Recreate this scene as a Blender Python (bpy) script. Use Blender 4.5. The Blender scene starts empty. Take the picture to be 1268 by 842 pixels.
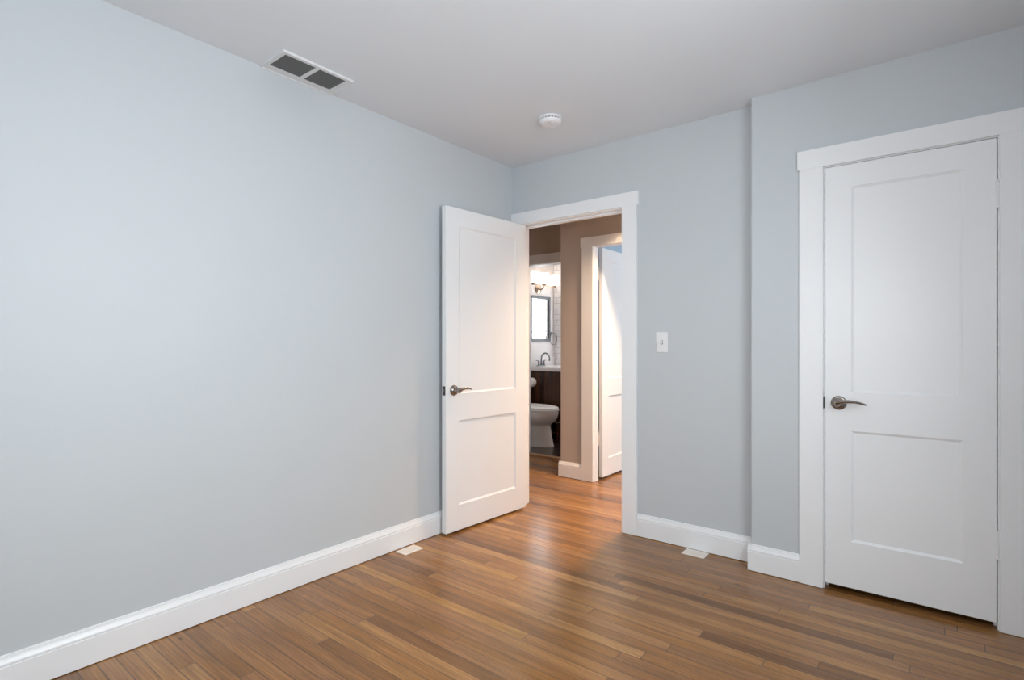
import bpy, bmesh, math, random
from mathutils import Vector, Matrix

random.seed(4)
sc = bpy.context.scene
COL = sc.collection
PI = math.pi

# ------------------------------------------------------------------ camera
cam_data = bpy.data.cameras.new('camera')
cam = bpy.data.objects.new('camera', cam_data)
COL.objects.link(cam)
cam.location = (2.4356, -3.0608, 1.1652)
cam.rotation_euler = (PI / 2, 0, math.radians(38.5224))
cam_data.sensor_width = 36
cam_data.lens = 19.006
cam_data.shift_y = 0.00455
cam_data.clip_start = 0.02
sc.camera = cam

# ------------------------------------------------------------------ world, exposure
w = bpy.data.worlds.new('sky')
sc.world = w
w.use_nodes = True
w.node_tree.nodes['Background'].inputs[0].default_value = (0.75, 0.85, 1.0, 1)
w.node_tree.nodes['Background'].inputs[1].default_value = 0.6
sc.view_settings.view_transform = 'Standard'
sc.view_settings.look = 'None'
sc.view_settings.gamma = 1
sc.view_settings.exposure = 0.0
sc.view_settings.use_curve_mapping = False
sc.cycles.use_denoising = True
sc.cycles.max_bounces = 12
sc.cycles.diffuse_bounces = 8
sc.cycles.sample_clamp_indirect = 6

# light levels (windows are panes that show a bright overcast sky, lamps are lit shades; rear window and bathroom lamp are added)
SKY_RIGHT = 4.0
DAY_RIGHT = 34.0      # daylight falling in through the bedroom window, watts
FILL_REAR = 6.2
SKY_STUDY = 9.5
SKY_BATH = 6.5
LAMP_HALL = 1500.0
LAMP_BED = 2.6
SHADE_BATH = 2.3
FILL_BATH = 34.0


# daylight through the bedroom window: soft sky light that falls slightly downwards
day = bpy.data.lights.new('window_daylight', 'AREA')
day.shape = 'RECTANGLE'; day.size = 1.15; day.size_y = 1.15
day.energy = DAY_RIGHT; day.color = (0.87, 0.95, 1.0); day.spread = math.radians(152)
day_ob = bpy.data.objects.new('window_daylight', day)
COL.objects.link(day_ob)
day_ob.location = (2.90, -1.925, 1.425)
day_ob.rotation_euler = Vector((-1, 0, -0.34)).to_track_quat('-Z', 'Y').to_euler()


# ------------------------------------------------------------------ materials
def mat(name, col, rough=0.5, metal=0.0, spec=0.5, emit=None, estr=0.0, coat=0.0):
    m = bpy.data.materials.new(name)
    m.use_nodes = True
    b = m.node_tree.nodes['Principled BSDF']
    b.inputs['Base Color'].default_value = (*col, 1)
    b.inputs['Roughness'].default_value = rough
    b.inputs['Metallic'].default_value = metal
    b.inputs['Specular IOR Level'].default_value = spec
    b.inputs['Coat Weight'].default_value = coat
    if emit:
        b.inputs['Emission Color'].default_value = (*emit, 1)
        b.inputs['Emission Strength'].default_value = estr
    return m


def nodes(m):
    nt = m.node_tree
    return nt, nt.nodes, nt.links, nt.nodes['Principled BSDF']


def mottle(m, col, amount=0.03, scale=3.0, bump=0.0, bscale=220.0):
    """uneven hand-rolled paint: a little colour variation and roller stipple"""
    nt, N, L, b = nodes(m)
    tc = N.new('ShaderNodeTexCoord')
    nz = N.new('ShaderNodeTexNoise')
    nz.inputs['Scale'].default_value = scale
    nz.inputs['Detail'].default_value = 4
    L.new(tc.outputs['Object'], nz.inputs['Vector'])
    mx = N.new('ShaderNodeMix'); mx.data_type = 'RGBA'
    mx.inputs['A'].default_value = (*[c * (1 - amount) for c in col], 1)
    mx.inputs['B'].default_value = (*[min(1, c * (1 + amount)) for c in col], 1)
    L.new(nz.outputs['Fac'], mx.inputs['Factor'])
    L.new(mx.outputs['Result'], b.inputs['Base Color'])
    if bump:
        n2 = N.new('ShaderNodeTexNoise')
        n2.inputs['Scale'].default_value = bscale
        n2.inputs['Detail'].default_value = 2
        L.new(tc.outputs['Object'], n2.inputs['Vector'])
        bp = N.new('ShaderNodeBump')
        bp.inputs['Strength'].default_value = bump
        bp.inputs['Distance'].default_value = 0.001
        L.new(n2.outputs['Fac'], bp.inputs['Height'])
        L.new(bp.outputs['Normal'], b.inputs['Normal'])
    return m


def paint(name, col, rough, amount=0.02, bump=0.15):
    return mottle(mat(name, col, rough), col, amount, 2.5, bump)


M = {}
M['blue'] = paint('pale blue grey wall paint', (0.565, 0.604, 0.630), 0.5)
M['ceil'] = paint('flat ceiling paint', (0.735, 0.765, 0.80), 0.8)
M['white'] = paint('white semigloss paint', (0.85, 0.865, 0.88), 0.32, 0.01, 0.05)
M['beige'] = paint('greige hall paint', (0.50, 0.435, 0.385), 0.55)
M['bathwall'] = paint('pale bathroom paint', (0.66, 0.635, 0.63), 0.5)
M['study'] = paint('blue study paint', (0.42, 0.55, 0.66), 0.55)
M['nickel'] = mat('satin nickel', (0.31, 0.275, 0.25), 0.22, 1.0)
M['darkmetal'] = mat('tarnished steel', (0.10, 0.095, 0.09), 0.4, 1.0)
M['bronze'] = mat('warm brushed metal', (0.42, 0.33, 0.26), 0.3, 1.0)
M['steel'] = mat('grey steel', (0.22, 0.23, 0.24), 0.25, 1.0)
M['plastic'] = mat('white plastic', (0.82, 0.82, 0.83), 0.35)
M['slot'] = mat('dark slot', (0.02, 0.02, 0.02), 0.8)
M['ventwhite'] = mat('vent enamel', (0.72, 0.73, 0.74), 0.4)
M['ventslat'] = mat('dark grey vent slat', (0.12, 0.128, 0.132), 0.6)  # one even dark grey for vent slats and register dampers
M['register'] = mat('cream register enamel', (0.80, 0.74, 0.67), 0.45)
M['porcelain'] = mat('white porcelain', (0.78, 0.75, 0.72), 0.12, coat=0.3)
M['paper'] = mottle(mat('tissue paper', (0.86, 0.84, 0.82), 0.9), (0.86, 0.84, 0.82), 0.03, 40)
M['darkcore'] = mat('near-black roll core', (0.05, 0.04, 0.035), 0.9)  # shade inside the roll's hole put into the core colour
M['counter'] = mat('white cultured marble', (0.74, 0.72, 0.73), 0.2)
M['frame'] = mat('dark mirror frame', (0.055, 0.06, 0.07), 0.4)
M['mirror'] = mat('silvered glass', (0.93, 0.94, 0.95), 0.02, 1.0)
M['shade'] = mat('lit frosted glass', (0.9, 0.88, 0.85), 0.4, emit=(1.0, 0.84, 0.70), estr=SHADE_BATH)
M['halllamp'] = mat('lit hall lamp glass', (0.9, 0.85, 0.8), 0.4, emit=(1.0, 0.69, 0.44), estr=LAMP_HALL)
M['bathfill'] = mat('lit bathroom fill glass', (0.9, 0.87, 0.85), 0.4, emit=(1.0, 0.90, 0.80), estr=FILL_BATH)
M['bedlamp'] = mat('lit bedroom lamp glass', (0.9, 0.87, 0.85), 0.4, emit=(1.0, 0.80, 0.66), estr=LAMP_BED)
for k, s, c in (('sky_right', SKY_RIGHT, (0.93, 0.97, 1.0)), ('fill_rear', FILL_REAR, (0.93, 0.97, 1.0)), ('sky_study', SKY_STUDY, (0.93, 0.97, 1.0))):
    M[k] = mat('bright pane ' + k, (0.02, 0.02, 0.02), 0.1, emit=c, estr=s)
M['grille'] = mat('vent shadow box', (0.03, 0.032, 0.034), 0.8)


def math_node(N, L, op, a, b=None, c=None):
    n = N.new('ShaderNodeMath'); n.operation = op
    for i, v in enumerate((a, b, c)):
        if v is None:
            continue
        if isinstance(v, (int, float)):
            n.inputs[i].default_value = v
        else:
            L.new(v, n.inputs[i])
    return n.outputs[0]


def make_oak():
    m = mat('red oak strip floor', (0.3, 0.16, 0.08), 0.3)
    nt, N, L, b = nodes(m)
    W, LEN = 0.0575, 1.15
    tc = N.new('ShaderNodeTexCoord')
    sp = N.new('ShaderNodeSeparateXYZ')
    L.new(tc.outputs['Object'], sp.inputs[0])
    x, y = sp.outputs[0], sp.outputs[1]
    v = math_node(N, L, 'DIVIDE', math_node(N, L, 'ADD', y, 10.0 - 0.005), W)
    row = math_node(N, L, 'FLOOR', v)
    fv = math_node(N, L, 'FRACT', v)
    wr = N.new('ShaderNodeTexWhiteNoise'); wr.noise_dimensions = '1D'
    L.new(row, wr.inputs['W'])
    # strip ends fall at a random offset in each row
    u = math_node(N, L, 'ADD', math_node(N, L, 'DIVIDE', math_node(N, L, 'ADD', x, 20.0), LEN),
                  math_node(N, L, 'MULTIPLY', wr.outputs['Value'], 17.3))
    colm = math_node(N, L, 'FLOOR', u)
    fu = math_node(N, L, 'FRACT', u)
    cid = N.new('ShaderNodeCombineXYZ')
    L.new(row, cid.inputs[0]); L.new(colm, cid.inputs[1])
    wn = N.new('ShaderNodeTexWhiteNoise'); wn.noise_dimensions = '2D'
    L.new(cid.outputs[0], wn.inputs['Vector'])
    wsep = N.new('ShaderNodeSeparateColor')
    L.new(wn.outputs['Color'], wsep.inputs[0])
    ramp = N.new('ShaderNodeValToRGB')
    cr = ramp.color_ramp
    cr.interpolation = 'LINEAR'
    stops = [(0.0, (0.165, 0.072, 0.022)), (0.12, (0.235, 0.105, 0.033)), (0.42, (0.290, 0.132, 0.041)),
             (0.65, (0.318, 0.147, 0.046)), (0.85, (0.355, 0.172, 0.055)), (1.0, (0.41, 0.210, 0.071))]
    while len(cr.elements) < len(stops):
        cr.elements.new(0.5)
    for e, (p, c) in zip(cr.elements, stops):
        e.position = p; e.color = (*c, 1)
    L.new(wsep.outputs[0], ramp.inputs[0])
    # grain: noise stretched along the strip, shifted per strip
    gv = N.new('ShaderNodeCombineXYZ')
    L.new(math_node(N, L, 'ADD', math_node(N, L, 'MULTIPLY', x, 3.4), math_node(N, L, 'MULTIPLY', wsep.outputs[1], 31.0)), gv.inputs[0])
    L.new(math_node(N, L, 'MULTIPLY', y, 46.0), gv.inputs[1])
    L.new(math_node(N, L, 'MULTIPLY', wsep.outputs[2], 19.0), gv.inputs[2])
    g = N.new('ShaderNodeTexNoise')
    g.inputs['Scale'].default_value = 1.0; g.inputs['Detail'].default_value = 6
    g.inputs['Roughness'].default_value = 0.62; g.inputs['Distortion'].default_value = 0.35
    L.new(gv.outputs[0], g.inputs['Vector'])
    # cathedral figure: rings sliced along the strip
    cv = N.new('ShaderNodeCombineXYZ')
    L.new(math_node(N, L, 'ADD', math_node(N, L, 'MULTIPLY', x, 1.3), math_node(N, L, 'MULTIPLY', wsep.outputs[2], 23.0)), cv.inputs[0])
    L.new(math_node(N, L, 'ADD', math_node(N, L, 'MULTIPLY', y, 16.0), math_node(N, L, 'MULTIPLY', wsep.outputs[1], 7.0)), cv.inputs[1])
    wv = N.new('ShaderNodeTexWave'); wv.wave_type = 'BANDS'; wv.bands_direction = 'Y'
    wv.inputs['Scale'].default_value = 1.5; wv.inputs['Distortion'].default_value = 7.0
    wv.inputs['Detail'].default_value = 2.5; wv.inputs['Detail Scale'].default_value = 1.2
    L.new(cv.outputs[0], wv.inputs['Vector'])
    gr = N.new('ShaderNodeMapRange')
    gr.inputs['From Min'].default_value = 0.28; gr.inputs['From Max'].default_value = 0.72
    gr.inputs['To Min'].default_value = 0.66; gr.inputs['To Max'].default_value = 1.25
    L.new(g.outputs['Fac'], gr.inputs['Value'])
    wr2 = N.new('ShaderNodeMapRange')
    wr2.inputs['To Min'].default_value = 0.90; wr2.inputs['To Max'].default_value = 1.08
    L.new(wv.outputs['Fac'], wr2.inputs['Value'])
    grain = math_node(N, L, 'MULTIPLY', gr.outputs[0], wr2.outputs[0])
    # open dark pores
    pv = N.new('ShaderNodeCombineXYZ')
    L.new(math_node(N, L, 'MULTIPLY', x, 14.0), pv.inputs[0])
    L.new(math_node(N, L, 'MULTIPLY', y, 420.0), pv.inputs[1])
    pn = N.new('ShaderNodeTexNoise'); pn.inputs['Scale'].default_value = 1.0; pn.inputs['Detail'].default_value = 2
    L.new(pv.outputs[0], pn.inputs['Vector'])
    pr = N.new('ShaderNodeMapRange')
    pr.inputs['From Min'].default_value = 0.28; pr.inputs['From Max'].default_value = 0.45
    pr.inputs['To Min'].default_value = 0.82; pr.inputs['To Max'].default_value = 1.0
    L.new(pn.outputs['Fac'], pr.inputs['Value'])
    grain = math_node(N, L, 'MULTIPLY', grain, pr.outputs[0])
    sc1 = N.new('ShaderNodeVectorMath'); sc1.operation = 'SCALE'
    L.new(ramp.outputs['Color'], sc1.inputs[0]); L.new(grain, sc1.inputs['Scale'])
    # each strip leans a little to pink-brown or to gold
    hu = N.new('ShaderNodeMix'); hu.data_type = 'RGBA'
    hu.inputs['A'].default_value = (0.98, 1.0, 1.18, 1); hu.inputs['B'].default_value = (1.02, 1.0, 0.86, 1)
    L.new(wsep.outputs[2], hu.inputs['Factor'])
    hm = N.new('ShaderNodeVectorMath'); hm.operation = 'MULTIPLY'
    L.new(sc1.outputs[0], hm.inputs[0]); L.new(hu.outputs['Result'], hm.inputs[1])
    # scattered small knots
    kv = N.new('ShaderNodeCombineXYZ')
    L.new(math_node(N, L, 'MULTIPLY', x, 2.6), kv.inputs[0]); L.new(math_node(N, L, 'MULTIPLY', y, 6.5), kv.inputs[1])
    kn = N.new('ShaderNodeTexVoronoi'); kn.inputs['Scale'].default_value = 1.0
    L.new(kv.outputs[0], kn.inputs['Vector'])
    kr = N.new('ShaderNodeMapRange')
    kr.inputs['From Min'].default_value = 0.012; kr.inputs['From Max'].default_value = 0.055
    kr.inputs['To Min'].default_value = 0.30; kr.inputs['To Max'].default_value = 1.0
    L.new(kn.outputs['Distance'], kr.inputs['Value'])
    ks = N.new('ShaderNodeVectorMath'); ks.operation = 'SCALE'
    L.new(hm.outputs[0], ks.inputs[0]); L.new(kr.outputs[0], ks.inputs['Scale'])
    # joints between strips and at strip ends
    dv = math_node(N, L, 'MULTIPLY', math_node(N, L, 'MINIMUM', fv, math_node(N, L, 'SUBTRACT', 1.0, fv)), W)
    du = math_node(N, L, 'MULTIPLY', math_node(N, L, 'MINIMUM', fu, math_node(N, L, 'SUBTRACT', 1.0, fu)), LEN)
    d = math_node(N, L, 'MINIMUM', dv, du)
    j = N.new('ShaderNodeMapRange')
    j.inputs['From Min'].default_value = 0.0003; j.inputs['From Max'].default_value = 0.0017
    L.new(d, j.inputs['Value'])
    mx = N.new('ShaderNodeMix'); mx.data_type = 'RGBA'
    mx.inputs['A'].default_value = (0.05, 0.024, 0.012, 1)
    L.new(j.outputs[0], mx.inputs['Factor']); L.new(ks.outputs[0], mx.inputs['B'])
    L.new(mx.outputs['Result'], b.inputs['Base Color'])
    rr = N.new('ShaderNodeMapRange')
    rr.inputs['To Min'].default_value = 0.17; rr.inputs['To Max'].default_value = 0.27
    L.new(g.outputs['Fac'], rr.inputs['Value'])
    L.new(rr.outputs[0], b.inputs['Roughness'])
    bp = N.new('ShaderNodeBump'); bp.inputs['Strength'].default_value = 0.35; bp.inputs['Distance'].default_value = 0.0006
    hgt = math_node(N, L, 'ADD', math_node(N, L, 'MULTIPLY', j.outputs[0], 1.0), math_node(N, L, 'MULTIPLY', g.outputs['Fac'], 0.35))
    hgt = math_node(N, L, 'ADD', hgt, math_node(N, L, 'MULTIPLY', wsep.outputs[1], 0.25))
    L.new(hgt, bp.inputs['Height']); L.new(bp.outputs['Normal'], b.inputs['Normal'])
    b.inputs['Specular IOR Level'].default_value = 0.5
    return m


def make_tile(name, c1, c2, grout, bw, bh, mortar, plane, rough, bump=0.3, offset=0.5, emit=0.0, ecol=(1, 1, 1)):
    m = mat(name, c1, rough)
    nt, N, L, b = nodes(m)
    tc = N.new('ShaderNodeTexCoord'); sp = N.new('ShaderNodeSeparateXYZ'); cb = N.new('ShaderNodeCombineXYZ')
    L.new(tc.outputs['Object'], sp.inputs[0])
    L.new(sp.outputs['XYZ'.index(plane[0])], cb.inputs[0]); L.new(sp.outputs['XYZ'.index(plane[1])], cb.inputs[1])
    br = N.new('ShaderNodeTexBrick'); br.offset = offset
    br.inputs['Scale'].default_value = 1.0
    br.inputs['Brick Width'].default_value = bw; br.inputs['Row Height'].default_value = bh
    br.inputs['Mortar Size'].default_value = mortar; br.inputs['Mortar Smooth'].default_value = 0.1
    br.inputs['Color1'].default_value = (*c1, 1); br.inputs['Color2'].default_value = (*c2, 1)
    br.inputs['Mortar'].default_value = (*grout, 1)
    L.new(cb.outputs[0], br.inputs['Vector'])
    L.new(br.outputs['Color'], b.inputs['Base Color'])
    bp = N.new('ShaderNodeBump'); bp.invert = True
    bp.inputs['Strength'].default_value = bump; bp.inputs['Distance'].default_value = 0.002
    L.new(br.outputs['Fac'], bp.inputs['Height']); L.new(bp.outputs['Normal'], b.inputs['Normal'])
    if emit:
        mr = N.new('ShaderNodeMapRange')
        mr.inputs['To Min'].default_value = emit; mr.inputs['To Max'].default_value = emit * 0.14
        L.new(br.outputs['Fac'], mr.inputs['Value'])
        b.inputs['Emission Color'].default_value = (*ecol, 1)
        L.new(mr.outputs[0], b.inputs['Emission Strength'])
    return m


def make_wood(name, c1, c2, rough=0.3):
    m = mat(name, c1, rough)
    nt, N, L, b = nodes(m)
    tc = N.new('ShaderNodeTexCoord'); mp = N.new('ShaderNodeMapping')
    mp.inputs['Scale'].default_value = (26, 26, 2.2)
    L.new(tc.outputs['Object'], mp.inputs['Vector'])
    nz = N.new('ShaderNodeTexNoise'); nz.inputs['Scale'].default_value = 1.0
    nz.inputs['Detail'].default_value = 5; nz.inputs['Distortion'].default_value = 0.5
    L.new(mp.outputs[0], nz.inputs['Vector'])
    r = N.new('ShaderNodeValToRGB')
    r.color_ramp.elements[0].position = 0.3; r.color_ramp.elements[0].color = (*c1, 1)
    r.color_ramp.elements[1].position = 0.7; r.color_ramp.elements[1].color = (*c2, 1)
    L.new(nz.outputs['Fac'], r.inputs[0]); L.new(r.outputs['Color'], b.inputs['Base Color'])
    return m


M['oak'] = make_oak()
M['threshold'] = make_wood('oak threshold', (0.22, 0.11, 0.05), (0.36, 0.2, 0.1))
M['walnut'] = make_wood('dark stained vanity wood', (0.020, 0.007, 0.004), (0.085, 0.032, 0.016), 0.25)
M['subway'] = make_tile('white subway tile', (0.82, 0.82, 0.83), (0.78, 0.78, 0.80), (0.55, 0.54, 0.54), 0.15, 0.075, 0.003, 'XZ', 0.12)
M['darktile'] = make_tile('dark brown floor tile', (0.030, 0.018, 0.014), (0.045, 0.026, 0.02), (0.13, 0.10, 0.085), 0.60, 0.30, 0.004, 'XY', 0.22)
M['glassblock'] = make_tile('daylit glass block', (0.5, 0.52, 0.55), (0.5, 0.52, 0.55), (0.5, 0.5, 0.5), 0.15, 0.15, 0.010, 'XZ', 0.2,
                            offset=0.0, emit=SKY_BATH, ecol=(0.93, 0.97, 1.0))


# ------------------------------------------------------------------ mesh builder
class MB:
    def __init__(self):
        self.bm = bmesh.new()

    def box(self, x0, x1, y0, y1, z0, z1, bevel=0.0, seg=2):
        r = bmesh.ops.create_cube(self.bm, size=1)
        vs = r['verts']
        for v in vs:
            v.co = Vector(((x0 + x1) / 2 + v.co.x * (x1 - x0), (y0 + y1) / 2 + v.co.y * (y1 - y0), (z0 + z1) / 2 + v.co.z * (z1 - z0)))
        if bevel:
            es = list({e for v in vs for e in v.link_edges})
            bmesh.ops.bevel(self.bm, geom=es, offset=bevel, segments=seg, affect='EDGES', profile=0.5)
        return self

    def prism(self, prof, fn, a, b):
        """closed 2-D profile swept from a to b; fn(u, v, t) gives the point"""
        A = [self.bm.verts.new(fn(u, v, a)) for u, v in prof]
        B = [self.bm.verts.new(fn(u, v, b)) for u, v in prof]
        n = len(prof)
        for i in range(n):
            j = (i + 1) % n
            self.bm.faces.new((A[i], A[j], B[j], B[i]))
        self.bm.faces.new(A[::-1]); self.bm.faces.new(B)
        return self

    def loft(self, rings, cap=True, closed=False):
        R = [[self.bm.verts.new(p) for p in r] for r in rings]
        n = len(R[0])
        pairs = list(zip(R, R[1:])) + ([(R[-1], R[0])] if closed else [])
        for A, B in pairs:
            for i in range(n):
                j = (i + 1) % n
                self.bm.faces.new((A[i], A[j], B[j], B[i]))
        if cap and not closed:
            self.bm.faces.new(R[0][::-1]); self.bm.faces.new(R[-1])
        return self

    def lathe(self, prof, origin=(0, 0, 0), axis=(0, 0, 1), n=32, cap=True, closed=False):
        """prof: (radius, height along axis)"""
        q = Vector((0, 0, 1)).rotation_difference(Vector(axis).normalized())
        o = Vector(origin)
        rings = []
        for r, h in prof:
            r = max(r, 1e-4)
            rings.append([o + q @ Vector((r * math.cos(2 * PI * i / n), r * math.sin(2 * PI * i / n), h)) for i in range(n)])
        return self.loft(rings, cap, closed)

    def tube(self, path, rad, n=12, flat=1.0, up=(0, 0, 1), closed=False):
        pts = [Vector(p) for p in path]
        rings = []
        m = len(pts)
        for i, p in enumerate(pts):
            if closed:
                t = pts[(i + 1) % m] - pts[i - 1]
            else:
                t = pts[min(i + 1, m - 1)] - pts[max(i - 1, 0)]
            t.normalize()
            u = Vector(up)
            if abs(t.dot(u)) > 0.95:
                u = Vector((1, 0, 0)) if abs(t.x) < 0.9 else Vector((0, 1, 0))
            s = t.cross(u).normalized(); u2 = s.cross(t).normalized()
            r = rad[i] if isinstance(rad, (list, tuple)) else rad
            rings.append([p + s * (r * math.cos(2 * PI * k / n)) + u2 * (r * flat * math.sin(2 * PI * k / n)) for k in range(n)])
        return self.loft(rings, True, closed)

    def build(self, name, material, parent=None, loc=None, smooth=None, bevel=0.0):
        bm = self.bm
        bmesh.ops.recalc_face_normals(bm, faces=bm.faces[:])
        me = bpy.data.meshes.new(name)
        bm.to_mesh(me); bm.free()
        me.materials.append(material)
        if smooth is not None:
            for p in me.polygons:
                p.use_smooth = True
            me.set_sharp_from_angle(angle=math.radians(smooth))
        o = bpy.data.objects.new(name, me)
        COL.objects.link(o)
        if parent:
            o.parent = parent
        if loc:
            o.location = loc
        if bevel:
            md = o.modifiers.new('soft_edges', 'BEVEL')
            md.width = bevel; md.segments = 2; md.limit_method = 'ANGLE'; md.angle_limit = math.radians(60)
        return o


def tag(o, label, cat, group=None, kind=None):
    o['label'] = label; o['category'] = cat
    if group:
        o['group'] = group
    if kind:
        o['kind'] = kind
    return o


def empty(name, loc, label, cat, group=None, kind=None, rz=0.0):
    o = bpy.data.objects.new(name, None)
    COL.objects.link(o)
    o.location = loc; o.rotation_euler = (0, 0, rz); o.empty_display_size = 0.05
    return tag(o, label, cat, group, kind)


H = 2.44
YB = -0.101          # face of the closet wall, which stands proud of the back wall
XR, YF = 2.86, -3.75  # right wall, rear wall (behind the camera)


def wall(name, boxes, m, label):
    mb = MB()
    for b in boxes:
        mb.box(*b)
    return tag(mb.build(name, m), label, 'wall', kind='structure')


# ------------------------------------------------------------------ room shell
mb = MB(); mb.box(-1.35, XR + .1, YF - .1, 1.52, -0.12, 0.0); mb.box(-0.06, 3.2, 1.52, 3.9, -0.12, 0.0)
tag(mb.build('floor', M['oak']), 'brown oak strip floor running from the bedroom into the hall', 'floor', kind='structure')
mb = MB(); mb.box(-1.85, -0.06, 1.52, 3.25, -0.12, 0.008)
tag(mb.build('floor_bathroom', M['darktile']), 'dark brown tile floor around the toilet', 'floor', kind='structure')
mb = MB(); mb.box(-1.95, XR + .15, YF - .15, 4.0, H, H + 0.12)
tag(mb.build('ceiling', M['ceil']), 'plain pale grey ceiling with the vent and smoke detector', 'ceiling', kind='structure')

wall('wall_left', [(-0.12, 0, YF, 0.12, 0, H)], M['blue'], 'long pale blue-grey wall on the left')
OX0, OX1, OZ = 0.038, 0.895, 2.028        # bedroom doorway rough opening
wall('wall_back', [(0, OX0, 0, 0.06, 0, H), (OX1, 1.664, 0, 0.06, 0, H), (OX0, OX1, 0, 0.06, OZ, H)], M['blue'],
     'pale blue-grey wall holding the open doorway and light switch')
wall('wall_hall_near', [(-0.12, OX0, 0.12, 0.12 + 1e-3, 0, H), (0, OX0, 0.06, 0.12, 0, H), (OX1, 1.664, 0.06, 0.12, 0, H), (OX0, OX1, 0.06, 0.12, OZ, H)],
     M['beige'], 'beige hall face of the wall around the bedroom doorway')
CX0, CX1, CZ = 1.978, 2.626, 2.02        # closet doorway rough opening
wall('wall_closet', [(1.664, CX0, YB, -0.0, 0, H), (CX1, XR, YB, 0.0, 0, H), (CX0, CX1, YB, 0.0, CZ, H), (1.664, 1.72, 0, 0.66, 0, H)],
     M['blue'], 'pale blue-grey projecting wall around the closed white door')
wall('wall_closet_inner', [(1.72, XR, 0.60, 0.66, 0, H)], M['ceil'], 'inside rear of the closet behind the closed door')
# right wall with a window
RW = (-2.55, -1.30, 0.80, 2.05)
wall('wall_right', [(XR, XR + .12, YF, RW[0], 0, H), (XR, XR + .12, RW[1], 0.66, 0, H), (XR, XR + .12, RW[0], RW[1], 0, RW[2]),
                    (XR, XR + .12, RW[0], RW[1], RW[3], H)], M['blue'], 'blue-grey bedroom wall with a window, opposite the long wall')
FW = (1.10, 2.30, 0.85, 2.05)
wall('wall_front', [(-0.12, FW[0], YF - .12, YF, 0, H), (FW[1], XR + .12, YF - .12, YF, 0, H), (FW[0], FW[1], YF - .12, YF, 0, FW[2]),
                    (FW[0], FW[1], YF - .12, YF, FW[3], H)], M['blue'], 'blue-grey bedroom wall behind the camera')
# hall
HX0, HX1, HZ = 0.110, 0.935, 2.012         # study doorway rough opening in the far hall wall
HY = 0.957
wall('wall_hall', [(-0.21, HX0, HY, 1.01, 0, H), (HX1, 1.78, HY, 1.01, 0, H), (HX0, HX1, HY, 1.01, HZ, H), (-0.21, -0.14, 1.01, 1.52, 0, H)],
     M['beige'], 'beige hall wall beside the white half-open door')
wall('wall_hall_right', [(1.66, 1.78, 0.66, HY, 0, H)], M['beige'], 'beige end wall of the hall')
wall('wall_hall_left', [(-1.30, -1.18, 0.0, 1.52, 0, H), (-1.18, -0.12, 0.0, 0.12, 0, H)], M['beige'], 'beige wall at the left end of the hall')
BX0, BX1, BZ = -1.066, -0.27, 2.02
wall('wall_bathroom_front', [(-1.30, BX0, 1.52, 1.58, 0, H), (BX1, -0.14, 1.52, 1.58, 0, H), (BX0, BX1, 1.52, 1.58, BZ, H)], M['beige'],
     'dark beige wall over the bathroom doorway')
wall('wall_bathroom_inner', [(-1.70, BX0, 1.58, 1.63, 0, H), (BX1, -0.20, 1.58, 1.63, 0, H), (BX0, BX1, 1.58, 1.63, BZ, H), (-0.20, -0.14, 1.58, 3.05, 0, H)],
     M['bathwall'], 'pale bathroom wall around the inside of the bathroom doorway')
wall('wall_bathroom_left', [(-1.82, -1.70, 1.52, 3.17, 0, H)], M['bathwall'], 'pale bathroom wall behind mirror and vanity light')
GB = (-1.57, -0.97, 1.05, 1.95)
wall('wall_bathroom_back', [(-1.70, GB[0], 3.05, 3.17, 0, H), (GB[1], -0.14, 3.05, 3.17, 0, H), (GB[0], GB[1], 3.05, 3.17, 0, GB[2]),
                            (GB[0], GB[1], 3.05, 3.17, GB[3], H)], M['subway'], 'white subway tiled wall at the back of the bathroom')
# study (the room beyond the hall)
SW = (1.5, 2.9, 0.75, 2.1)
wall('wall_study', [(-0.14, -0.06, 1.01, 3.9, 0, H), (-0.06, HX0, 1.01, 1.030, 0, H), (HX1, 3.1, 1.01, 1.030, 0, H), (HX0, HX1, 1.01, 1.030, HZ, H),
                    (-0.06, 3.1, 3.8, 3.9, 0, H), (3.1, 3.2, 0.9, SW[0], 0, H), (3.1, 3.2, SW[1], 3.9, 0, H), (3.1, 3.2, SW[0], SW[1], 0, SW[2]),
                    (3.1, 3.2, SW[0], SW[1], SW[3], H)], M['study'], 'light blue wall of the room beyond the hall door')

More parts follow.
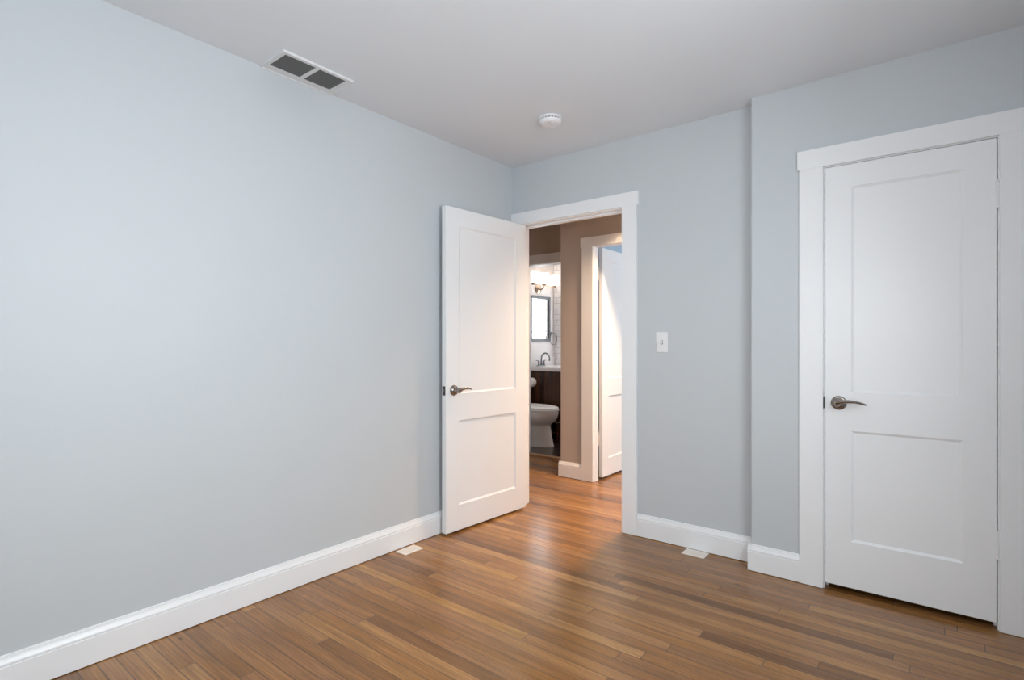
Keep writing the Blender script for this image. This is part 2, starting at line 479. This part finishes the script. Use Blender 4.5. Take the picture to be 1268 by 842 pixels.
# ------------------------------------------------------------------ windows (off to the side; they are the daylight, the rear one is an added fill)
def window(name, axis, at, a0, a1, z0, z1, pane_mat, sgn, label, casing=True):
    """axis 'X': the pane faces along X at x = at; sgn points into the room"""
    def P(mbx, d0, d1, u0, u1, zz0, zz1, bev=0.0):
        d0, d1 = sorted((at + sgn * d0, at + sgn * d1))
        if axis == 'X':
            mbx.box(d0, d1, u0, u1, zz0, zz1, bev)
        else:
            mbx.box(u0, u1, d0, d1, zz0, zz1, bev)
    r = empty(name, (0, 0, 0), label, 'window', kind='structure')
    f = MB()
    for (u0, u1, q0, q1) in ((a0, a0 + .04, z0, z1), (a1 - .04, a1, z0, z1), (a0 + .04, a1 - .04, z0, z0 + .05), (a0 + .04, a1 - .04, z1 - .04, z1)):
        P(f, -0.10, -0.03, u0, u1, q0, q1)
    zm = (z0 + z1) / 2
    if casing:
        P(f, -0.095, -0.04, a0 + .04, a1 - .04, zm - .02, zm + .02)
    f.build('window_frame', M['white'], r)
    p = MB(); P(p, -0.085, -0.08, a0 + .03, a1 - .03, z0 + .03, z1 - .03)
    p.build('pane', pane_mat, r)
    if casing:
        c = MB()
        P(c, 0, .02, a0 - .09, a0, z0 - .0, z1, .002); P(c, 0, .02, a1, a1 + .09, z0, z1, .002)
        P(c, 0, .022, a0 - .10, a1 + .10, z1, z1 + .095, .002)
        c.build('window_casing', M['white'], r)
        s = MB(); P(s, -0.03, .05, a0 - .11, a1 + .11, z0 - .03, z0, .004)
        P(s, 0, .018, a0 - .09, a1 + .09, z0 - .12, z0 - .03, .002)
        s.build('window_sill', M['white'], r)
    return r


window('window_1', 'X', XR, RW[0], RW[1], RW[2], RW[3], M['sky_right'], -1, 'white sash window on the bedroom wall opposite the long wall')
window('fill_window', 'Y', YF, FW[0], FW[1], FW[2], FW[3], M['fill_rear'], 1, 'added unseen sash window giving fill light from behind the camera')  # added glowing window, fills light onto the closet and back walls
window('window_2', 'X', 3.1, SW[0], SW[1], SW[2], SW[3], M['sky_study'], -1, 'white sash window of the room beyond the hall')
window('window_3', 'Y', 3.05, GB[0], GB[1], GB[2], GB[3], M['glassblock'], -1, 'bright glass block bathroom window seen in the mirror', casing=False)

# ------------------------------------------------------------------ baseboards
BP = [(0, .0035), (.016, .0035), (.016, .0985), (.0125, .1005), (.0125, .1025), (.0155, .1045), (.0150, .110), (.0105, .120), (.0085, .1255),
      (.0085, .1275), (.0055, .1285), (.0055, .1335), (.004, .1355), (0, .1355)]


def baseboard(name, runs, label):
    mb = MB()
    for ax, at, sgn, a, b in runs:
        if ax == 'X':   # board on a wall x = at, running along y
            mb.prism(BP, lambda u, v, t, at=at, sgn=sgn: (at + sgn * u, t, v), a, b)
        else:
            mb.prism(BP, lambda u, v, t, at=at, sgn=sgn: (t, at + sgn * u, v), a, b)
    return tag(mb.build(name, M['white']), label, 'baseboard', kind='structure')


baseboard('baseboard_left', [('X', 0, 1, YF, 0.0)], 'white moulded baseboard along the long left wall')
baseboard('baseboard_back', [('Y', 0, -1, 0.981, 1.664)], 'white moulded baseboard between the open doorway and the wall projection')
baseboard('baseboard_closet', [('Y', YB, -1, 1.648, 1.892), ('X', 1.664, -1, YB - .012, 0.0), ('Y', YB, -1, 2.715, XR)],
          'short white moulded baseboard left of the closed door')
baseboard('baseboard_right', [('X', XR, -1, YF, YB)], 'white baseboard along the window wall')
baseboard('baseboard_front', [('Y', YF, 1, 0, XR)], 'white baseboard behind the camera')
baseboard('baseboard_hall', [('Y', HY, -1, -0.226, 0.016), ('X', -0.21, -1, HY - .012, 1.50), ('Y', HY, -1, 1.04, 1.66)],
          'white baseboard on the beige hall wall')
baseboard('baseboard_hall_near', [('Y', 0.12, 1, 0.985, 1.66)], 'white baseboard on the hall side of the bedroom wall')


# ------------------------------------------------------------------ door casings and jambs
def casing(name, label, yface, out, x0, x1, zt, jy0, jy1, cw=0.098, right=True, left=True, cwl=None, head=(0.011, 0.011), headz=0.09,
           th=0.019, both=True, yback=None, backw=0.07, stop=None):
    """x0..x1: clear opening between the jambs; out: -1 when the casing faces -y"""
    r = empty(name, (0, 0, 0), label, 'door trim', kind='structure')
    ys = sorted((yface, yface + out * th))
    rv = 0.004   # reveal between jamb face and casing edge
    cwl = cw if cwl is None else cwl
    lx0, lx1 = x0 - rv - cwl, x0 - rv
    rx0, rx1 = x1 + rv, x1 + rv + cw
    hz = zt + rv
    if left:
        MB().box(lx0, lx1, *ys, .0025, hz, .0008).build('side_casing', M['white'], r)
    if right:
        MB().box(rx0, rx1, *ys, .0025, hz, .0008).build('side_casing', M['white'], r)
    yh = sorted((yface, yface + out * (th + .0004)))
    hb = MB(); hb.box(lx0 - head[0], rx1 + head[1], *yh, hz, hz + headz, .0008)
    hb.build('head_casing', M['white'], r)
    j = MB()
    j.box(x0 - .016, x0, jy0, jy1, 0, zt + .016, .0008); j.box(x1, x1 + .016, jy0, jy1, 0, zt + .016, .0008)
    j.box(x0, x1, jy0, jy1, zt, zt + .016)
    j.build('jamb', M['white'], r)
    if stop:
        s = MB()
        s.box(x0, x0 + .011, *stop, 0, zt, .001); s.box(x1 - .011, x1, *stop, 0, zt, .001); s.box(x0 + .011, x1 - .011, *stop, zt - .011, zt, .001)
        s.build('door_stop', M['white'], r)
    if yback is not None:
        yb = sorted((yback, yback - out * th))
        c = MB()
        c.box(x0 - rv - backw, x0 - rv, *yb, 0, hz, .0016); c.box(x1 + rv, x1 + rv + backw, *yb, 0, hz, .0016)
        c.box(x0 - rv - backw - .008, x1 + rv + backw + .008, *yb, hz, hz + headz, .0016)
        c.build('rear_casing', M['white'], r)
    return r


casing('trim_1', 'white casing around the open bedroom doorway', 0.0, -1, 0.054, 0.878, 2.015, 0.0, 0.12, right=True, cwl=0.0465, headz=0.083, head=(0.0, 0.010),
       yback=0.12, backw=0.045, stop=(0.048, 0.085))
t2 = casing('trim_2', 'white casing around the closed closet door', YB, -1, 1.9935, 2.6125, 2.012, YB, 0.0, head=(0.012, 0.012), headz=0.091, stop=(YB + .042, YB + .06))
MB().box(1.9925, 1.9955, YB - .017, YB + .022, 0.862, 0.918, .0008).build('strike_plate', M['darkmetal'], t2)
casing('trim_3', 'beige-lit white casing around the hall doorway', HY, -1, 0.126, 0.920, 1.995, HY, 1.030, cw=0.107, head=(0.012, 0.012), headz=0.080)
casing('trim_4', 'white casing around the bathroom doorway', 1.52, -1, -1.050, -0.286, 1.998, 1.52, 1.63, cw=0.075, headz=0.098, head=(0.01, 0.0),
       yback=1.63, backw=0.07)
tag(MB().box(-1.050, -0.286, 1.515, 1.60, 0.0, 0.012, .003).build('trim_5', M['threshold']), 'oak threshold at the bathroom doorway', 'threshold', kind='structure')


# ------------------------------------------------------------------ two-panel doors
def door(name, label, loc, rz, sx, sy, W, zb, zt, panels, stile, T=0.0355, knuckle_mat='white', levers=(0, 1), latch=True, hz=0.88, hinge_z=(0.348, 1.778),
         backset=0.062, hinge_y=-0.004):
    """local frame: hinge pin at the origin, slab runs along +x*sx, thickness along +y*sy"""
    r = empty(name, loc, label, 'door', kind='structure', rz=rz)
    g = 0.0025
    xs = [g, g + stile, W - stile, W]
    zs = [zb, panels[0][0], panels[0][1], panels[1][0], panels[1][1], zt]
    bm = bmesh.new()

    def P(x, y, z):
        return (sx * x, sy * y, z)
    DEP, SL = 0.007, 0.009

    def face(ps):
        bm.faces.new([bm.verts.new(P(*p)) for p in ps])
    for yy, s in ((0.0, 1), (T, -1)):
        for i in range(3):
            for k in range(5):
                a, b_, c, d = xs[i], xs[i + 1], zs[k], zs[k + 1]
                if i == 1 and k in (1, 3):
                    # sloped sticking down to the recessed panel, with a fine step at its top
                    st = 0.0025
                    loops = [[(a, yy, c), (b_, yy, c), (b_, yy, d), (a, yy, d)],
                             [(a, yy + s * st, c), (b_, yy + s * st, c), (b_, yy + s * st, d), (a, yy + s * st, d)],
                             [(a + SL, yy + s * DEP, c + SL), (b_ - SL, yy + s * DEP, c + SL), (b_ - SL, yy + s * DEP, d - SL), (a + SL, yy + s * DEP, d - SL)],
                             [(a + SL, yy + s * (DEP + .003), c + SL), (b_ - SL, yy + s * (DEP + .003), c + SL), (b_ - SL, yy + s * (DEP + .003), d - SL), (a + SL, yy + s * (DEP + .003), d - SL)]]
                    for A, B in zip(loops, loops[1:]):
                        for q in range(4):
                            n = (q + 1) % 4
                            face([A[q], A[n], B[n], B[q]])
                else:
                    face([(a, yy, c), (b_, yy, c), (b_, yy, d), (a, yy, d)])
    for i in range(3):
        for zz in (zb, zt):
            face([(xs[i], 0, zz), (xs[i + 1], 0, zz), (xs[i + 1], T, zz), (xs[i], T, zz)])
    for k in range(5):
        for xx in (xs[0], xs[3]):
            face([(xx, 0, zs[k]), (xx, T, zs[k]), (xx, T, zs[k + 1]), (xx, 0, zs[k + 1])])
    bmesh.ops.remove_doubles(bm, verts=bm.verts[:], dist=1e-5)
    mb = MB(); mb.bm.free(); mb.bm = bm
    mb.build('stiles_and_rails', M['white'], r, bevel=0.0022)
    for z0, z1 in panels:
        y0, y1 = sorted((sy * (DEP + .001), sy * (T - DEP - .001)))
        x0, x1 = sorted((sx * (xs[1] + SL - .004), sx * (xs[2] - SL + .004)))
        MB().box(x0, x1, y0, y1, z0 + SL - .004, z1 - SL + .004).build('door_panel', M['white'], r)
    # lever handles
    hx = W - backset
    for side in levers:
        yy = 0.0 if side == 0 else T
        s = -1 if side == 0 else 1

        def Q(x, y, z, yy=yy, s=s):
            return Vector(P(x, yy + s * y, z))
        ax = (0, sy * s, 0)
        lv = MB()
        lv.lathe([(.0150, .004), (.0148, .020), (.0135, .026), (.0135, .040), (.0150, .045), (.0150, .055), (.012, .060), (.001, .061)], Q(hx, 0, hz), ax, 24)
        path = []; rad = []
        n = 14
        for i in range(n + 1):
            t = i / n
            path.append(Q(hx + 0.004 - 0.118 * t, 0.050 + 0.008 * math.sin(t * PI) - .006 * t, hz + 0.004 + 0.010 * math.sin(t * PI * 0.95) - 0.006 * t * t))
            rad.append(0.0095 * (1 - t) ** 1.3 + 0.0060 + (-.0022 if i == n else 0))
        lv.tube(path, rad, 12, flat=0.72)
        h = lv.build('door_handle', M['nickel'], r, smooth=40)
        ro = MB()
        ro.lathe([(.033, 0), (.033, .004), (.031, .008), (.026, .0105), (.0245, .0105), (.022, .013), (.0165, .016), (.0135, .0165)], Q(hx, 0, hz), ax, 40)
        ro.build('rose', M['nickel'], h, smooth=40)
    if latch:
        x0, x1 = sorted((sx * (W - .001), sx * (W + .0012)))
        y0, y1 = sorted((sy * .006, sy * (T - .006)))
        lp = MB().box(x0, x1, y0, y1, hz - .028, hz + .028, .0006).build('latch_plate', M['darkmetal'], r)
        x0, x1 = sorted((sx * (W), sx * (W + .003)))
        y0, y1 = sorted((sy * (T / 2 - .006), sy * (T / 2 + .006)))
        MB().box(x0, x1, y0, y1, hz - .010, hz + .010, .001).build('latch_bolt', M['nickel'], lp)
    for z in hinge_z:
        k = MB()
        for i in range(5):
            k.lathe([(.0052, 0), (.0062, .0006), (.0062, .0190), (.0052, .0196)], (0, sy * hinge_y, z - .05 + i * .02), (0, 0, 1), 16)
        k.lathe([(.0045, 0), (.0068, .002), (.0068, .005), (.003, .009), (.0005, .010)], (0, sy * hinge_y, z + .05), (0, 0, 1), 16)
        k.lathe([(.0045, 0), (.0068, .002), (.0068, .005), (.003, .009), (.0005, .010)], (0, sy * hinge_y, z - .05), (0, 0, -1), 16)
        hg = k.build('hinge', M[knuckle_mat], r, smooth=40)
        y0, y1 = sorted((sy * -.002, sy * .030))
        x0, x1 = sorted((sx * .0022, sx * .0045))
        MB().box(x0, x1, y0, y1, z - .048, z + .048).build('hinge_leaf', M[knuckle_mat], hg)
    return r


D1P = ((0.170, 0.694), (0.862, 1.902))
door('door_1', 'open white two-panel door standing against the left wall', (0.083, 0.008, 0), math.radians(-93.0), 1, 1, 0.752, 0.014, 2.012, D1P, 0.108,
     T=0.037, hz=0.884, backset=0.063)
D2P = ((0.247, 0.762), (0.944, 1.902))
door('door_2', 'closed white two-panel closet door on the right', (2.6115, YB - 0.004, 0), 0.0, -1, 1, 0.615, 0.030, 2.0085, D2P, 0.107,
     hz=0.891, backset=0.057, hinge_y=-0.006)
D3P = ((0.172, 0.715), (0.872, 1.895))
door('door_3', 'half-hidden white door opened into the room beyond the hall', (0.106, 1.074, 0), math.radians(90.5), 1, -1, 0.795, 0.018, 2.002, D3P, 0.11,
     hz=0.89, hinge_y=-0.006)

# ------------------------------------------------------------------ ceiling vent
VX0, VX1, VY0, VY1 = 0.003, 0.214, -1.850, -1.494
r = empty('ceiling_vent', (0.108, -1.672, H), 'white rectangular ceiling vent with two dark grilles beside the left wall', 'air vent')
ox, oy = 0.108, -1.672
f = MB()
G = ((0.050, 0.190, -1.829, -1.682), (0.050, 0.190, -1.662, -1.523))
for b in ((VX0, G[0][0], VY0, VY1), (G[0][1], VX1, VY0, VY1), (G[0][0], G[0][1], VY0, G[0][2]), (G[0][0], G[0][1], G[0][3], G[1][2]), (G[0][0], G[0][1], G[1][3], VY1)):
    f.box(b[0] - ox, b[1] - ox, b[2] - oy, b[3] - oy, -0.007, 0.0)
e = 0.004    # rolled outer lip
for b in ((VX0, VX0 + e, VY0, VY1), (VX1 - e, VX1, VY0, VY1), (VX0 + e, VX1 - e, VY0, VY0 + e), (VX0 + e, VX1 - e, VY1 - e, VY1)):
    f.box(b[0] - ox, b[1] - ox, b[2] - oy, b[3] - oy, -0.011, -0.006, .001)
f.build('frame', M['ventwhite'], r)
for g in G:
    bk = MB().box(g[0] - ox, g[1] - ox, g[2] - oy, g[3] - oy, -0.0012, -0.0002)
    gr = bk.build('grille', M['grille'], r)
    s = MB(); n = 12
    for i in range(n):
        xx = g[0] - ox + (i + .5) * (g[1] - g[0]) / n
        c, d = .0026, .0026
        s.prism([(xx - c - .0004, -d), (xx - c + .0006, -d), (xx + c + .0004, d - .001), (xx + c - .0006, d - .001)], lambda u, v, t: (u, t, v - .004), g[2] - oy, g[3] - oy)
    s.build('slats', M['ventslat'], gr)

# ------------------------------------------------------------------ smoke detector
r = empty('smoke_detector', (0.712, -0.548, H), 'round white smoke detector on the ceiling', 'smoke detector')
MB().lathe([(.062, 0), (.0635, -.003), (.0635, -.010), (.061, -.012), (.050, -.012)][::1], n=48).build('mounting_base', M['plastic'], r, smooth=35)
MB().lathe([(.054, -.011), (.054, -.0185)], n=48).build('vent_ring', M['slot'], r, smooth=35)
rb = MB()
for i in range(20):
    a = 2 * PI * i / 20
    rb.box(-.0035, .0035, .0530, .0585, -.019, -.0115)
    for v in rb.bm.verts[-8:]:
        v.co = Matrix.Rotation(a, 3, 'Z') @ v.co
rb.build('vent_ribs', M['plastic'], r)
cv = MB().lathe([(.050, -.018), (.0605, -.018), (.0620, -.021), (.0605, -.027), (.055, -.034), (.050, -.037), (.040, -.0385), (.0005, -.039)], n=48).build('cover', M['plastic'], r, smooth=35)
MB().lathe([(.011, -.0385), (.011, -.041), (.009, -.042), (.0005, -.042)], (.020, -.012, 0), n=24).build('test_button', M['ventwhite'], cv, smooth=35)

# ------------------------------------------------------------------ light switch
r = empty('light_switch', (1.1365, 0, 1.180), 'white toggle light switch on the wall right of the doorway', 'light switch')
pl = MB(); pl.box(-.0365, .0365, -.0058, 0.0, -.0600, .0600, .003, 3)
pl.build('wall_plate', M['plastic'], r, smooth=40)
MB().box(-.0062, .0062, -.0066, -.003, -.0125, .0125).build('toggle_slot', M['slot'], r)
tg = MB(); tg.box(-.0046, .0046, -.0075, -.004, -.0105, .0105, .0008)
tg.prism([(-.004, -.006), (-.0185, -.0125), (-.0195, -.0075), (-.006, .005)], lambda u, v, t: (t, u, v), -.0042, .0042)
tg.build('toggle', M['plastic'], r)
for z in (-.030, .030):
    MB().lathe([(.0038, .0052), (.0038, .0064), (.0022, .0072), (.0004, .0073)], (0, 0, z), (0, -1, 0), 16).build('screw', M['plastic'], r, smooth=40)


# ------------------------------------------------------------------ floor registers
def register(cx, cy, L_, W_, rz, label):
    r = empty('floor_register', (cx, cy, 0), label, 'floor vent', 'small cream floor registers by the baseboards', rz=rz)
    hl, hw = L_ / 2, W_ / 2
    il, iw = hl - .016, hw - .016
    f = MB()
    for b in ((-hl, hl, -hw, -iw), (-hl, hl, iw, hw), (-hl, -il, -iw, iw), (il, hl, -iw, iw)):
        f.box(*b, 0, .0045, .0012)
    f.build('frame', M['register'], r)
    MB().box(-il, il, -iw, iw, 0, .0012).build('damper', M['ventslat'], r)
    s = MB(); n = 9
    for i in range(n):
        xx = -il + (i + .5) * 2 * il / n
        s.box(xx - .0042, xx + .0042, -iw, iw, .0010, .0040)
    s.box(-il, il, -.003, .003, .001, .0042)
    s.build('louvers', M['register'], r)
    return r


register(0.0745, -1.026, 0.131, 0.084, PI / 2, 'cream floor register against the left baseboard near the open door')
register(1.3585, -0.068, 0.124, 0.090, 0.0, 'cream floor register under the light switch wall, left of the projection')


# ------------------------------------------------------------------ ceiling lamps (outside the frame, they light the rooms; the bathroom one is added)
def flush_lamp(name, loc, rad, drop, glass, label):
    r = empty(name, loc, label, 'ceiling light')
    MB().lathe([(rad * .75, 0), (rad * .78, -.004), (rad * .78, -.02), (rad * .70, -.024)], n=40).build('canopy', M['bronze'], r, smooth=35)
    prof = [(rad * .70, -.022), (rad, -.030)] + [(rad * math.cos(t * PI / 2 / 7), -.032 - (drop - .035) * math.sin(t * PI / 2 / 7)) for t in range(1, 8)]
    MB().lathe(prof, n=24).build('glass_shade', glass, r, smooth=50)
    MB().lathe([(.008, -drop + .002), (.009, -drop - .006), (.004, -drop - .014), (.0005, -drop - .016)], n=16).build('finial', M['bronze'], r, smooth=35)
    return r


flush_lamp('ceiling_light', (1.42, -1.86, H), 0.16, 0.11, M['bedlamp'], 'round flush ceiling light just above the top of the picture')
flush_lamp('bathroom_fill_light', (-0.55, 1.84, H), 0.13, 0.10, M['bathfill'], 'added round fill light on the bathroom ceiling, hidden above its doorway')  # added unseen lamp that brightens the toilet
r = empty('hall_light', (0.80, 0.71, H), 'warm ceiling downlight of the hall hidden by the door head', 'ceiling light')
MB().lathe([(.084, 0), (.090, -.004), (.090, -.127), (.086, -.130), (.082, -.127), (.080, -.042)], n=40, cap=False).build('can', M['plastic'], r, smooth=35)
MB().lathe([(.079, -.036), (.079, -.044)], n=32).build('diffuser', M['halllamp'], r, smooth=35)

# ------------------------------------------------------------------ toilet
r = empty('toilet', (-1.695, 2.005, 0.008), 'white toilet seen through the bathroom doorway', 'toilet')


def egg(x0, x1, hw, z, n=40, p=2.3, tip=0.0):
    cx, a = (x0 + x1) / 2, (x1 - x0) / 2
    out = []
    for i in range(n):
        t = 2 * PI * i / n
        c, s = math.cos(t), math.sin(t)
        X = math.copysign(abs(c) ** (2 / p), c)
        Y = math.copysign(abs(s) ** (2 / p), s)
        ww = hw * (1 - 0.16 * max(0, X) ** 2)
        out.append((cx + a * X, ww * Y, z + tip * X))
    return out


b = MB()
b.loft([egg(*s) for s in ((.12, .688, .130, .0), (.12, .690, .130, .012), (.13, .682, .124, .03), (.14, .668, .116, .10), (.15, .652, .113, .18), (.15, .641, .112, .228),
                          (.14, .642, .117, .243), (.12, .662, .142, .260), (.08, .700, .168, .286), (.05, .728, .185, .325), (.04, .738, .190, .365), (.04, .740, .190, .398),
                          (.045, .735, .186, .406))])
b.build('bowl', M['porcelain'], r, smooth=50)
MB().loft([egg(*s) for s in ((.16, .738, .188, .409), (.155, .745, .193, .412), (.155, .745, .193, .425), (.16, .740, .189, .430))]).build('seat', M['plastic'], r, smooth=40)
MB().loft([egg(*s) for s in ((.16, .732, .184, .433, 40, 2.3, -.002), (.155, .738, .188, .436, 40, 2.3, -.002), (.155, .738, .188, .445, 40, 2.3, -.003), (.17, .718, .170, .454, 40, 2.3, -.004), (.25, .62, .10, .458, 40, 2.3, -.004))]
          ).build('lid', M['plastic'], r, smooth=40)
MB().box(.0, .175, -.185, .185, .405, .76, .018, 3).build('tank', M['porcelain'], r, smooth=40)
MB().box(-.004, .185, -.192, .192, .762, .795, .008, 3).build('tank_lid', M['porcelain'], r, smooth=40)
MB().tube([(.172, -.13, .70), (.192, -.13, .70), (.194, -.09, .697), (.194, -.05, .690)], .006, 10).build('flush_lever', M['steel'], r, smooth=40)

# ------------------------------------------------------------------ vanity
VY, VYE = 2.36, 3.03
r = empty('vanity', (-1.42, 2.69, 0.008), 'dark wood vanity with white sink top behind the toilet', 'bathroom vanity')
vx, vy, vz = -1.42, 2.69, 0.008


def VB(mb, x0, x1, y0, y1, z0, z1, bev=0.0):
    mb.box(x0 - vx, x1 - vx, y0 - vy, y1 - vy, z0 - vz, z1 - vz, bev)


c = MB()
VB(c, -1.695, -1.15, VY + .008, VYE, .24, .838)
c.build('cabinet_body', M['walnut'], r)
for y in (VY, VYE - .045):
    for x in (-1.693, -1.195):
        l = MB(); VB(l, x, x + .045, y, y + .045, .008, .238, .003)
        l.build('leg', M['walnut'], r)
sf = MB()
for b in ((-1.695, -1.635, .24, .838), (-1.520, -1.395, .24, .838), (-1.21, -1.15, .24, .838), (-1.635, -1.520, .24, .31), (-1.635, -1.520, .775, .838),
          (-1.395, -1.21, .24, .31), (-1.395, -1.21, .775, .838)):
    VB(sf, b[0], b[1], VY - .004, VY + .008, b[2], b[3], .0015)
sf.build('side_frame', M['walnut'], r)
bt = MB(); VB(bt, -1.695, -1.148, VY - .006, VYE, .228, .2395, .002)
bt.build('bottom_rail', mat('pale brown edge strip', (0.34, 0.27, 0.22), 0.3), r)  # thin strip in a paler brown than the cabinet
sh = MB(); VB(sh, -1.66, -1.18, VY + .01, VYE - .01, .085, .105, .002)
sh.build('lower_shelf', M['walnut'], r)
for y0, y1 in ((VY + .02, 2.69), (2.70, VYE - .01)):
    d = MB()
    VB(d, -1.150, -1.132, y0, y0 + .055, .26, .82, .001); VB(d, -1.150, -1.132, y1 - .055, y1, .26, .82, .001)
    VB(d, -1.150, -1.132, y0 + .055, y1 - .055, .26, .315, .001); VB(d, -1.150, -1.132, y0 + .055, y1 - .055, .765, .82, .001)
    VB(d, -1.150, -1.140, y0 + .05, y1 - .05, .31, .77)
    dd = d.build('cabinet_door', M['walnut'], r)
    kx = y1 - .03 if y0 < 2.5 else y0 + .03
    MB().lathe([(.005, 0), (.005, .012), (.012, .018), (.011, .025), (.001, .028)], (-1.132 - vx, kx - vy, .70 - vz), (1, 0, 0), 16).build('knob', M['steel'], dd, smooth=40)
ct = MB()
VB(ct, -1.697, -1.128, VY - .025, VYE + .012, .842, .888, .006)
ctop = ct.build('countertop', M['counter'], r)
bs = MB(); VB(bs, -1.698, -1.678, VY - .025, VYE + .012, .8885, 1.015, .003)
bs.build('backsplash', M['counter'], r)
rim = MB()
n = 32
rings = []
for rx, ry, z in ((.150, .205, .8885), (.150, .205, .892), (.142, .197, .8945), (.132, .187, .893), (.120, .17, .8895)):
    rings.append([(-1.385 - vx + rx * math.cos(2 * PI * i / n), 2.64 - vy + ry * math.sin(2 * PI * i / n), z - vz) for i in range(n)])
rim.loft(rings)
rim.build('sink_rim', M['counter'], r, smooth=40)

# faucet
FX, FY, FZ = -1.615, 2.635, 0.8885
r = empty('faucet', (FX, FY, FZ), 'grey metal gooseneck faucet on the vanity top', 'faucet')
MB().box(-.024, .024, -.078, .078, 0, .012, .005, 3).build('deck_plate', M['steel'], r, smooth=40)
path = [(0, 0, .010), (0, 0, .03), (0, 0, .085)]
for i in range(1, 12):
    a = PI - (PI * 1.12) * i / 11
    path.append((.064 + .064 * math.cos(a), 0, .097 + .072 * math.sin(a)))
MB().tube(path, [.016, .012] + [.0095] * (len(path) - 3) + [.0105], 14, up=(0, 1, 0)).build('spout', M['steel'], r, smooth=40)
for s in (-1, 1):
    hb = MB().lathe([(.017, .010), (.015, .016), (.011, .05), (.014, .056), (.013, .066), (.004, .074)], (0, s * .055, 0), n=20).build('faucet_handle', M['steel'], r, smooth=40)
    MB().tube([(.0, s * .055, .066), (-.004, s * .085, .074), (-.006, s * .112, .072)], [.007, .006, .004], 10).build('lever', M['steel'], hb, smooth=40)

# mirror
MY0, MY1, MZ0, MZ1 = 2.492, 2.938, 1.208, 1.800
r = empty('mirror', (-1.70, (MY0 + MY1) / 2, (MZ0 + MZ1) / 2), 'dark framed bathroom mirror above the faucet', 'mirror')
my, mz = (MY0 + MY1) / 2, (MZ0 + MZ1) / 2
hw, hh, fw = (MY1 - MY0) / 2, (MZ1 - MZ0) / 2, .036
f = MB()
for b in ((-hw, -hw + fw, -hh, hh), (hw - fw, hw, -hh, hh), (-hw + fw, hw - fw, -hh, -hh + fw), (-hw + fw, hw - fw, hh - fw, hh)):
    f.box(0.001, .022, *b, .002)
f.build('frame', M['frame'], r)
MB().box(.002, .010, -hw + fw - .004, hw - fw + .004, -hh + fw - .004, hh - fw + .004).build('glass', M['mirror'], r)

# vanity light
LX, LZ = -1.60, 1.925
r = empty('vanity_light', (-1.70, 2.68, LZ), 'three-shade wall light glowing above the bathroom mirror', 'wall light')
MB().lathe([(.06, 0), (.06, .010), (.045, .018), (.012, .022)], (0.001, 0, -.04), (1, 0, 0), 32).build('backplate', M['bronze'], r, smooth=40)
MB().tube([(.02, 0, -.04), (.07, 0, -.035), (.10, 0, 0)], .008, 12).build('arm', M['bronze'], r, smooth=40)
MB().tube([(.10, -.27, 0), (.10, -.26, 0), (.10, .26, 0), (.10, .27, 0)], [.004, .0075, .0075, .004], 12).build('bar', M['bronze'], r, smooth=40)
for y in (-.237, 0.0, .237):
    ho = MB().lathe([(.012, 0), (.030, .008), (.032, .020)], (.10, y, .004), n=24).build('shade_holder', M['bronze'], r, smooth=40)
    MB().lathe([(.046, .022), (.052, .03), (.060, .15), (.0605, .165), (.0575, .165), (.050, .035), (.044, .026)], (.10, y, .0), n=32, cap=False, closed=True
               ).build('shade', M['shade'], ho, smooth=50)

# towel ring
r = empty('towel_ring', (-1.70, 2.972, 1.318), 'grey metal towel ring right of the bathroom mirror', 'towel ring')
MB().lathe([(.024, 0), (.024, .006), (.016, .012), (.009, .018), (.009, .050), (.012, .056), (.004, .062)], (.001, 0, 0), (1, 0, 0), 24).build('post', M['steel'], r, smooth=40)
MB().tube([(.048, .078 * math.sin(2 * PI * i / 40), -.078 + .078 * math.cos(2 * PI * i / 40)) for i in range(40)], .0045, 10, up=(1, 0, 0), closed=True).build('ring', M['steel'], r, smooth=40)

# toilet paper holder and roll
TX, TZ = -1.530, 0.710
r = empty('toilet_paper_holder', (TX, VY - .004, TZ), 'metal paper holder on the side of the dark vanity', 'paper holder')
MB().lathe([(.024, 0), (.024, .006), (.010, .012)], (0, -.0005, .0), (0, -1, 0), 24).build('mounting_plate', M['steel'], r, smooth=40)
MB().tube([(0, -.008, 0), (0, -.060, 0), (0, -.125, 0), (0, -.132, 0)], [.008, .008, .008, .009], 12).build('arm', M['steel'], r, smooth=40)
r = empty('toilet_paper_roll', (TX, VY - .074, TZ), 'white toilet paper roll hanging on the vanity side', 'toilet paper')
MB().lathe([(.020, -.05), (.020, .05), (.053, .05), (.056, .047), (.056, -.047), (.053, -.05)], (0, 0, -.010), (0, 1, 0), 40, cap=False, closed=True).build('paper', M['paper'], r, smooth=35)
MB().lathe([(.0195, -.0502), (.0195, .0502), (.0205, .0502), (.0205, -.0502)], (0, 0, -.010), (0, 1, 0), 32, cap=False, closed=True).build('core', M['darkcore'], r, smooth=35)
